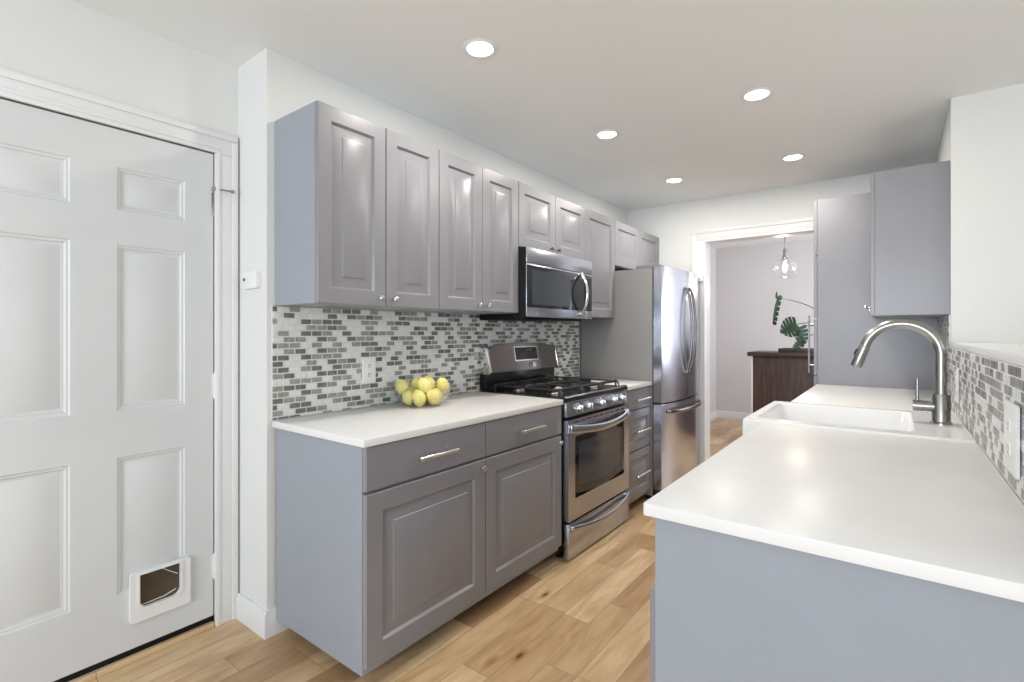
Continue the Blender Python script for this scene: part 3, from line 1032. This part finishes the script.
YM = (FY0 + FY1) / 2
dl = curved_door(FY0 + 0.001, YM - 0.002, 0.702, 1.672, 'door')
dr_ = curved_door(YM + 0.002, FY1 - 0.001, 0.702, 1.672, 'door')
fz = curved_door(FY0 + 0.001, FY1 - 0.001, 0.085, 0.692, 'freezer_drawer')
MB().box(0.590, 0.612, FY0 + 0.006, FY1 - 0.006, 0.09, 1.665).build('gasket', M_BLACKM, fr, smooth=0)
for (dd, y) in ((dl, YM - 0.036), (dr_, YM + 0.048)):
    m = MB()
    n = 20
    m.tube([(fx(y) + 0.010 + 0.040 * math.sin(PI * k / n) ** 0.75, y, 0.900 + 0.640 * k / n) for k in range(n + 1)], 0.0105, 12)
    for z_ in (0.900, 1.540):
        m.cyl((fx(y) - 0.002, y, z_), (fx(y) + 0.016, y, z_), 0.013, 0.011, 12)
    m.build('handle', M_STEELDK, dd)
m = MB()
n = 20
m.tube([(fx(2.52 + 0.70 * k / n) + 0.008 + 0.045 * math.sin(PI * k / n) ** 0.5, 2.52 + 0.70 * k / n, 0.636) for k in range(n + 1)], [1] * (n + 1), 12, True, flat=(0.013, 0.008))
for y in (2.53, 3.21):
    m.box(fx(y) - 0.004, fx(y) + 0.018, y - 0.012, y + 0.012, 0.625, 0.647, 0.003)
m.build('handle', M_STEELDK, fz)
for (y, e) in ((FY0 + 0.012, 0.075), (FY1 - 0.087, 0.075)):
    m = MB()
    m.prism([(0.47, 1.6625), (0.600, 1.6625), (0.600, 1.673), (0.648, 1.673), (0.648, 1.686), (0.60, 1.694), (0.47, 1.688)], 'y', y, y + e, 0.003)
    m.build('hinge_cover', M_FRBODY, fr)

# ------------------------------------------------------------------ right run: base cabinet, sink, counters, faucet, pantry
XC = 1.5600
pb = thing('base_cabinet', 'grey base cabinet under the near right countertop', 'cabinet', (1.88, 0.52, 0))
m = MB()
m.box(1.5745, 2.178, -0.002, 1.105, 0.075, 0.8255, 0.001, 1)
m.build('carcass', M_GREYSIDE, pb)
m = MB()
m.box(1.5745, 2.178, -0.008, -0.001, 0.0, 0.8255, 0.001, 1)
m.build('end_panel', M_GREYSIDE, pb)
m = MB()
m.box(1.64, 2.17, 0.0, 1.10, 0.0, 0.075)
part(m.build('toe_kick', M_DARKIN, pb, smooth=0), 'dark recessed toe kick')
dr2 = [MB().slab(FNX(1.5605), y0, y1, 0.090, 0.664, 0.014, [(y0 + 0.06, y1 - 0.06, 0.15, 0.604)], DPR, 0.002).build('door', M_GREY, pb, smooth=25) for y0, y1 in ((-0.002, 0.550), (0.553, 1.103))]
for d in dr2:
    pass
knob((1.5605, 0.50, 0.63), '-x', dr2[0])
knob((1.5605, 0.60, 0.63), '-x', dr2[1])

sk_b = thing('sink_cabinet', 'grey cabinet carrying the apron sink on the right', 'cabinet', (1.88, 1.45, 0))
MB().box(1.5745, 2.178, 1.108, 1.790, 0.075, 0.640, 0.001, 1).build('carcass', M_GREYSIDE, sk_b)
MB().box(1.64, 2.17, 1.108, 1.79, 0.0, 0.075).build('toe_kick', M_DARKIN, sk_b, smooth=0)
for (y0, y1, ky) in ((1.108, 1.448, 1.41), (1.450, 1.790, 1.49)):
    d = raised_door(FNX(1.554), y0, y1, 0.090, 0.63, sk_b)
    knob((1.554, ky, 0.59), '-x', d)
fb_ = thing('base_cabinet', 'grey base cabinet on the right between sink and tall pantry', 'cabinet', (1.88, 2.36, 0))
MB().box(1.5745, 2.178, 1.793, 2.925, 0.075, 0.8255, 0.001, 1).build('carcass', M_GREYSIDE, fb_)
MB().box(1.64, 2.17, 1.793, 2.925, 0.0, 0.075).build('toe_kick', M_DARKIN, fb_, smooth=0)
for (y0, y1, ky) in ((1.793, 2.358, 2.31), (2.360, 2.925, 2.41)):
    d = raised_door(FNX(1.5605), y0, y1, 0.090, 0.664, fb_, t=0.0135)
    knob((1.5605, ky, 0.63), '-x', d)
    d = MB().slab(FNX(1.5605), y0 + 0.001, y1 - 0.001, 0.676, 0.820, 0.0135, [], [], 0.002).build('drawer', M_GREY, fb_, smooth=25)

o = MB().box(XC, 2.1805, -0.036, 1.1145, 0.8265, 0.853, 0.0025).build('countertop', M_QUARTZ)
tag(o, 'large white countertop in the right foreground, in front of the sink', 'countertop')
o = MB().box(1.553, 2.1805, 1.7800, 2.9285, 0.8265, 0.853, 0.0025).build('countertop', M_QUARTZ)
tag(o, 'white countertop behind the sink, running to the tall grey pantry', 'countertop')

# farmhouse sink: rim, apron and a real basin
sk = thing('farmhouse_sink', 'white apron-front sink between the right countertops', 'sink', (1.83, 1.447, 0.645))
SX0, SX1, SY0, SY1, SZ = 1.490, 2.1800, 1.116, 1.7785, 0.8605
m = MB()
bm = m.bm
out = rounded_rect(SX0, SX1, SY0, SY1, 0.010, 3)
rim = rounded_rect(SX0 + 0.004, SX1 - 0.004, SY0 + 0.004, SY1 - 0.004, 0.010, 3)
inn = rounded_rect(SX0 + 0.036, 2.028, SY0 + 0.072, SY1 - 0.050, 0.030, 3)
in2 = rounded_rect(SX0 + 0.041, 2.023, SY0 + 0.077, SY1 - 0.055, 0.030, 3)
bot = rounded_rect(SX0 + 0.055, 2.010, SY0 + 0.090, SY1 - 0.066, 0.045, 3)
bo2 = rounded_rect(SX0 + 0.085, 1.970, SY0 + 0.120, SY1 - 0.096, 0.045, 3)
levels = [(out, 0.648), (out, SZ - 0.006), (rim, SZ), (inn, SZ), (in2, SZ - 0.006), (bot, 0.690), (bo2, 0.672)]
rings = [[bm.verts.new((a, b, z_)) for a, b in pts] for pts, z_ in levels]
for r0, r1 in zip(rings, rings[1:]):
    for i in range(len(r0)):
        j = (i + 1) % len(r0)
        bm.faces.new([r0[i], r0[j], r1[j], r1[i]])
bm.faces.new(rings[-1])
bm.faces.new(rings[0][::-1])
m.build('basin', M_CERAMIC, sk, smooth=40)
MB().lathe([(0, 0), (0.045, 0), (0.040, 0.004), (0.020, 0.002), (0, 0.002)], (1.76, 1.45, 0.672), 'z', 24).build('drain', M_CHROME, sk)

fc = thing('faucet', 'brushed nickel gooseneck faucet standing on the sink deck', 'faucet', (2.113, 1.46, SZ))
FXc, FYc = 2.111, 1.46
m = MB()
m.lathe([(0, 0), (0.034, 0), (0.034, 0.004), (0.0295, 0.007), (0.0285, 0.010), (0.0285, 0.106), (0.027, 0.109), (0, 0.109)], (FXc, FYc, SZ), 'z', 32)
m.build('body', M_NICKEL, fc)
m = MB()
pts = [(FXc, FYc, SZ + 0.105), (FXc, FYc, 1.02), (FXc, FYc, 1.117)]
R = 0.1195
for k in range(1, 26):
    a = math.radians(6.55 * k)
    pts.append((FXc - R + R * math.cos(a), FYc, 1.117 + R * math.sin(a)))
rl = [0.0185] * len(pts)
m.tube(pts, rl, 22)
nk = m.build('spout', M_NICKEL, fc)
e = Vector(pts[-1])
d = (e - Vector(pts[-2])).normalized()
m = MB()
m.tube([e - d * 0.001, e + d * 0.003], [0.0165, 0.0165], 20)
m.tube([e + d * 0.003, e + d * 0.012, e + d * 0.082, e + d * 0.092], [0.0185, 0.0200, 0.0212, 0.0195], 22)
sh = m.build('spray_head', M_NICKEL, fc)
side = Vector((d.z, 0, -d.x)).normalized()
if side.x > 0:
    side = -side
m = MB()
p = e + d * 0.036 + side * 0.0185
m.tube([p - d * 0.013, p + d * 0.013], [1, 1], 10, True, flat=(0.007, 0.006))
m.build('button', M_BLACKM, sh)
m = MB()
m.cyl((FXc - 0.020, FYc, 0.922), (FXc - 0.052, FYc, 0.922), 0.0200, seg=22)
m.cyl((FXc - 0.053, FYc, 0.922), (FXc - 0.084, FYc, 0.922), 0.0215, seg=22)
hv = m.build('valve', M_NICKEL, fc)
m = MB()
m.tube([(FXc - 0.070, FYc, 0.935), (FXc - 0.070, FYc, 0.965), (FXc - 0.070, FYc, 1.026)], [0.0062, 0.0056, 0.0054], 12)
m.build('lever', M_NICKEL, hv)

# tall pantry cabinet
pt = thing('pantry_cabinet', 'tall grey pantry cabinet standing at the far end of the right counter', 'cabinet', (1.87, 3.12, 0))
m = MB()
m.box(1.556, 2.180, 2.932, 3.312, 0.09, 2.100, 0.0015, 1)
m.build('carcass', M_GREY, pt)
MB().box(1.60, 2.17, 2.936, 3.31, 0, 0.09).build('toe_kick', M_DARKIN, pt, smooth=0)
for (z0, z1) in ((0.095, 0.906), (0.911, 1.293), (1.299, 1.719), (1.725, 2.098)):
    d = raised_door(FNX(1.535), 2.933, 3.311, z0, z1, pt)
    if z0 > 0.9 and z0 < 1.0:
        m = MB()
        m.cyl((1.505, 2.958, 0.925), (1.505, 2.958, 1.318), 0.006, seg=12)
        for z_ in (0.98, 1.26):
            m.cyl((1.536, 2.958, z_), (1.505, 2.958, z_), 0.005, seg=10)
        m.build('handle', M_NICKEL, d)

# right wall cabinet
rc = thing('wall_cabinet', 'grey wall cabinet on the right above the faucet', 'cabinet', (2.03, 2.56, 1.288))
m = MB()
m.box(1.890, 2.1865, 2.212, 2.9275, 1.290, 2.040, 0.0015, 1)
m.build('carcass', M_GREY, rc)
for (y0, y1, ky) in ((2.212, 2.570, 2.250), (2.571, 2.9275, 2.888)):
    d = raised_door(FNX(1.870), y0, y1, 1.290, 2.040, rc)
    knob((1.870, ky, 1.336), '-x', d)

# ------------------------------------------------------------------ lemon bowl
BX, BY, BZ = 0.165, 0.640, 0.853
bowl = MB()
prof_o = [(0.0, 0.0005), (0.064, 0.0005), (0.087, 0.006), (0.111, 0.026), (0.129, 0.056), (0.139, 0.088), (0.1425, 0.118)]
prof_i = [(0.1405, 0.1185), (0.1370, 0.088), (0.127, 0.057), (0.109, 0.028), (0.085, 0.0085), (0.062, 0.0035), (0.0, 0.0035)]
bowl.lathe(prof_o + prof_i, (BX, BY, BZ), 'z', 40)
tag(bowl.build('glass_bowl', M_BOWL), 'clear glass bowl of lemons on the left countertop', 'bowl')
LPR = []
nL = 16
for k in range(nL + 1):
    t_ = k / nL
    x_ = -1 + 2 * t_
    r_ = math.sqrt(max(0, 1 - x_ * x_)) ** 0.95
    nip = 0.12 * max(0, abs(x_) - 0.86) / 0.14
    LPR.append((0.0315 * r_ + (0.0035 if 0 < k < nL and abs(x_) > 0.9 else 0), 0.039 * x_ * (1 + nip)))
lm = MB()
lm.lathe(LPR, (0, 0, 0), 'x', 20)
lemon0 = lm.build('lemon', M_LEMON, smooth=60)
# camera's right along the wall is roughly +Y, towards the camera is +X / -Y
spots = [
    (0.040, -0.057, 0.042, 20, 70, 'lemon at the front left of the bowl bottom'),
    (0.071, 0.005, 0.042, 75, 60, 'lemon at the front centre of the bowl bottom'),
    (0.032, 0.062, 0.042, 110, 60, 'lemon at the right of the bowl bottom, against the glass'),
    (-0.028, -0.062, 0.041, -30, 60, 'lemon at the left of the bowl bottom, under the leftmost top one'),
    (0.002, 0.000, 0.038, 5, 75, 'lemon in the middle of the bowl bottom, mostly hidden'),
    (-0.067, -0.004, 0.041, 5, 80, 'lemon at the back left of the bowl bottom, hidden by others'),
    (-0.037, 0.058, 0.041, 60, 70, 'lemon at the back right of the bowl bottom, hidden by others'),
    (0.034, -0.017, 0.097, 40, 65, 'lemon on top at the front of the pile'),
    (-0.002, 0.042, 0.099, 95, 70, 'lemon on top in the centre right of the pile'),
    (-0.082, -0.056, 0.085, 15, 65, 'lemon on top at the left end of the pile'),
    (-0.086, 0.040, 0.085, 130, 70, 'lemon on top at the back of the pile, by the tiles'),
    (0.045, 0.092, 0.090, 80, 70, 'lemon on top at the right end of the pile'),
]
for i, (dx, dy, dz, rz, ry, lab) in enumerate(spots):
    o = lemon0 if i == 0 else lemon0.copy()
    if i:
        COL.objects.link(o)
    o.location = (BX + dx, BY + dy, BZ + dz)
    o.rotation_euler = (0, math.radians(ry), math.radians(rz))
    tag(o, 'yellow ' + lab, 'lemon', 'lemons in the glass bowl')

# ------------------------------------------------------------------ recessed ceiling lights
for (x, y, lab) in ((0.670, 0.480, 'recessed ceiling light nearest the camera, above the left counter'),
                    (1.456, 1.559, 'recessed ceiling light in the right row, the nearer and larger one'),
                    (0.678, 1.565, 'recessed ceiling light in front of the microwave, middle of the left row'),
                    (1.455, 2.625, 'recessed ceiling light in the right row, the farther one near the pantry'),
                    (0.680, 2.644, 'recessed ceiling light in front of the fridge, farthest of the left row')):
    t = thing('recessed_light', lab, 'ceiling light', (x, y, CEIL), 'recessed ceiling lights')
    m = MB()
    m.lathe([(0.050, -0.0005), (0.068, -0.0005), (0.070, -0.002), (0.066, -0.005), (0.054, -0.007), (0.050, -0.004)], (x, y, CEIL), 'z', 36, closed=True)
    m.build('trim_ring', M_WHITEP, t)
    m = MB()
    m.lathe([(0, -0.0008), (0.0505, -0.0008), (0.0505, -0.0035), (0.035, -0.0045), (0, -0.005)], (x, y, CEIL), 'z', 36)
    m.build('lens', M_LENS, t)
    l = bpy.data.lights.new('lamp_glow', 'AREA')
    l.shape = 'DISK'
    l.size = 0.10
    l.energy = 7.2
    l.color = (1.0, 0.955, 0.89)
    lo = bpy.data.objects.new('lamp_glow', l)
    lo.parent = t
    lo.location = (0, 0, -0.009)
    COL.objects.link(lo)

# ------------------------------------------------------------------ the room beyond the doorway
bar = thing('bar_cabinet', 'dark stained wooden bar cabinet in the room beyond the doorway', 'cabinet', (1.35, 5.15, 0))
m = MB()
m.box(0.745, 2.10, 4.92, 5.40, 0.0, 0.945, 0.003)
for k in range(1, 8):
    m.box(0.745 + k * 0.17 - 0.002, 0.745 + k * 0.17 + 0.002, 4.916, 4.921, 0.03, 0.93)
m.build('body', M_BARWOOD, bar)
MB().box(0.728, 0.744, 4.915, 5.40, 0.0, 0.944, 0.002).build('corner_strip', M_TRIM, bar)
MB().box(0.695, 2.15, 4.88, 5.45, 0.9455, 0.990, 0.004).build('top', M_BARTOP, bar)
tr = MB()
TX0, TX1, TY0, TY1, TZ = 0.985, 1.42, 4.96, 5.22, 0.9905
tr.box(TX0, TX1, TY0, TY1, TZ, TZ + 0.008, 0.001)
for (a, b, c, d_) in ((TX0, TX1, TY0, TY0 + 0.012), (TX0, TX1, TY1 - 0.012, TY1), (TX0, TX0 + 0.012, TY0, TY1), (TX1 - 0.012, TX1, TY0, TY1)):
    tr.box(a, b, c, d_, TZ + 0.006, TZ + 0.042, 0.002)
tag(tr.build('serving_tray', M_BARTOP), 'dark rimmed tray lying on the wooden bar cabinet', 'tray')

pl = thing('monstera_plant', 'monstera with glossy split green leaves standing on the bar cabinet', 'plant', (1.50, 5.10, 0.99))
MB().lathe([(0, 0), (0.070, 0), (0.095, 0.02), (0.105, 0.10), (0.075, 0.17), (0.060, 0.19), (0.066, 0.20), (0.058, 0.20), (0.05, 0.18), (0, 0.17)], (1.53, 5.08, 0.9910), 'z', 26).build('pot', M_POT, pl)


def bez(p0, p1, p2, n=14):
    out = []
    for k in range(n + 1):
        t_ = k / n
        out.append(tuple((1 - t_) ** 2 * a + 2 * t_ * (1 - t_) * b + t_ * t_ * c for a, b, c in zip(p0, p1, p2)))
    return out


def monstera_leaf(base, tipdir, right, length, width, m_, parent, droop=0.15, name='leaf'):
    """split leaf: a midrib with separate lobes each side, slightly domed and with thickness"""
    m = MB()
    bm = m.bm
    base = Vector(base)
    u = Vector(tipdir).normalized()
    r = Vector(right)
    r = (r - u * r.dot(u)).normalized()
    nrm = u.cross(r)

    def P(t_, s):
        # t_ along, s across (-1..1)
        prof = (math.sin(PI * min(1, t_ * 0.9 + 0.12)) ** 0.7)
        w_ = width * prof
        back = -0.22 * length * abs(s) * (1 - t_)
        bend = -droop * length * (t_ ** 2 * 0.6 + 0.5 * s * s)
        return base + u * (t_ * length + back) + r * (s * w_) + nrm * bend
    nl = 6
    for sgn in (-1, 1):
        for k in range(nl):
            t0, t1 = k / nl, (k + 1) / nl
            cols = []
            for q in range(6):
                s = q / 5
                shrink = 0.0 if q < 2 else 0.13 * (q - 1) / 4
                a, b = t0 + (t1 - t0) * shrink, t1 - (t1 - t0) * shrink
                lean = 0.05 * s
                cols.append((P(min(1, a + lean), sgn * s), P(min(1, b + lean), sgn * s)))
            vs = [(bm.verts.new(a + nrm * 0.0008), bm.verts.new(b + nrm * 0.0008), bm.verts.new(a - nrm * 0.0008), bm.verts.new(b - nrm * 0.0008)) for a, b in cols]
            for c0, c1 in zip(vs, vs[1:]):
                bm.faces.new([c0[0], c0[1], c1[1], c1[0]])
                bm.faces.new([c0[2], c1[2], c1[3], c0[3]])
                bm.faces.new([c0[0], c1[0], c1[2], c0[2]])
                bm.faces.new([c0[1], c0[3], c1[3], c1[1]])
            bm.faces.new([vs[-1][0], vs[-1][1], vs[-1][3], vs[-1][2]])
    return m.build(name, m_, parent, smooth=50)

RT = Vector((0.795, -0.606, 0))     # a direction lying across the view
TC = Vector((0.606, -0.795, 0))
# upper hanging leaf seen nearly edge-on
b1 = Vector((0.965, 5.02, 1.575))
l1 = monstera_leaf(b1, (-0.33, 0.10, -1.0), (0.30, -0.95, -0.05), 0.29, 0.085, M_LEAF, pl, 0.25)
MB().tube(bez((1.53, 5.08, 1.15), (1.42, 5.06, 1.50), tuple(b1)), 0.0045, 8).build('stem', M_STEM, l1)
m_ = monstera_leaf(b1 + Vector((-0.004, 0, 0.0)), (0.10, 0, 1.0), (0.5, -0.8, 0), 0.07, 0.028, M_LEAF, pl, 0.1)
# lower leaf, facing the camera
b2 = Vector((1.150, 5.00, 1.285))
l2 = monstera_leaf(b2, (-0.62, 0.2, -0.35), (-0.4, 0.25, 0.9), 0.18, 0.115, M_LEAF, pl, 0.12)
MB().tube(bez((1.53, 5.08, 1.12), (1.38, 5.04, 1.36), tuple(b2)), 0.0045, 8).build('stem', M_STEM, l2)
b3 = Vector((1.185, 4.97, 1.255))
l3 = monstera_leaf(b3, (0.05, 0.0, -1.0), (0.8, -0.5, 0.1), 0.21, 0.085, M_LEAFP, pl, 0.12)
MB().tube(bez((1.53, 5.08, 1.12), (1.36, 5.03, 1.33), tuple(b3)), 0.0045, 8).build('stem', M_STEM, l3)
b4 = Vector((1.20, 4.98, 1.12))
l4 = monstera_leaf(b4, (-0.3, -0.1, -0.35), (0.7, -0.6, 0.1), 0.14, 0.08, M_LEAF, pl, 0.1)
MB().tube(bez((1.53, 5.08, 1.12), (1.36, 5.02, 1.26), tuple(b4)), 0.004, 8).build('stem', M_STEM, l4)

pd = thing('globe_pendant', 'clear glass globe pendant light with a glowing bulb beyond the doorway', 'pendant light', (1.074, 4.8, 2.385))
PX, PY, PZ = 1.074, 4.80, 1.862
MB().lathe([(0, 0), (0.06, 0), (0.06, -0.012), (0.02, -0.025), (0, -0.025)], (PX, PY, 2.3848), 'z', 24).build('canopy', M_TRIM, pd)
MB().cyl((PX, PY, 2.07), (PX, PY, 2.365), 0.006, seg=10).build('rod', M_BRASSY, pd)
MB().lathe([(0, 0.205), (0.010, 0.205), (0.018, 0.19), (0.020, 0.13), (0.028, 0.125), (0.028, 0.108), (0.018, 0.100), (0.016, 0.075), (0, 0.075)], (PX, PY, PZ), 'z', 20).build('socket', M_BRASSY, pd)
m = MB()
pro, pri = [], []
for k in range(0, 25):
    a = math.radians(12 + (180 - 12) * k / 24)
    pro.append((0.118 * math.sin(a), 0.108 * math.cos(a)))
    pri.append((0.116 * math.sin(a), 0.106 * math.cos(a)))
m.lathe(pro + pri[::-1], (PX, PY, PZ), 'z', 40, closed=True)
m.build('glass_globe', M_GLASS, pd)
m = MB()
m.lathe([(0, 0.078), (0.010, 0.076), (0.013, 0.055), (0.022, 0.020), (0.022, -0.005), (0.014, -0.028), (0, -0.034)], (PX, PY, PZ), 'z', 20)
m.build('bulb', M_BULB, pd)
pl_ = bpy.data.lights.new('bulb_glow', 'POINT')
pl_.energy = 7
pl_.color = (1.0, 0.88, 0.76)
pl_.shadow_soft_size = 0.03
plo = bpy.data.objects.new('bulb_glow', pl_)
plo.parent = pd
plo.location = (0, 0, PZ - 2.385 - 0.17)
COL.objects.link(plo)
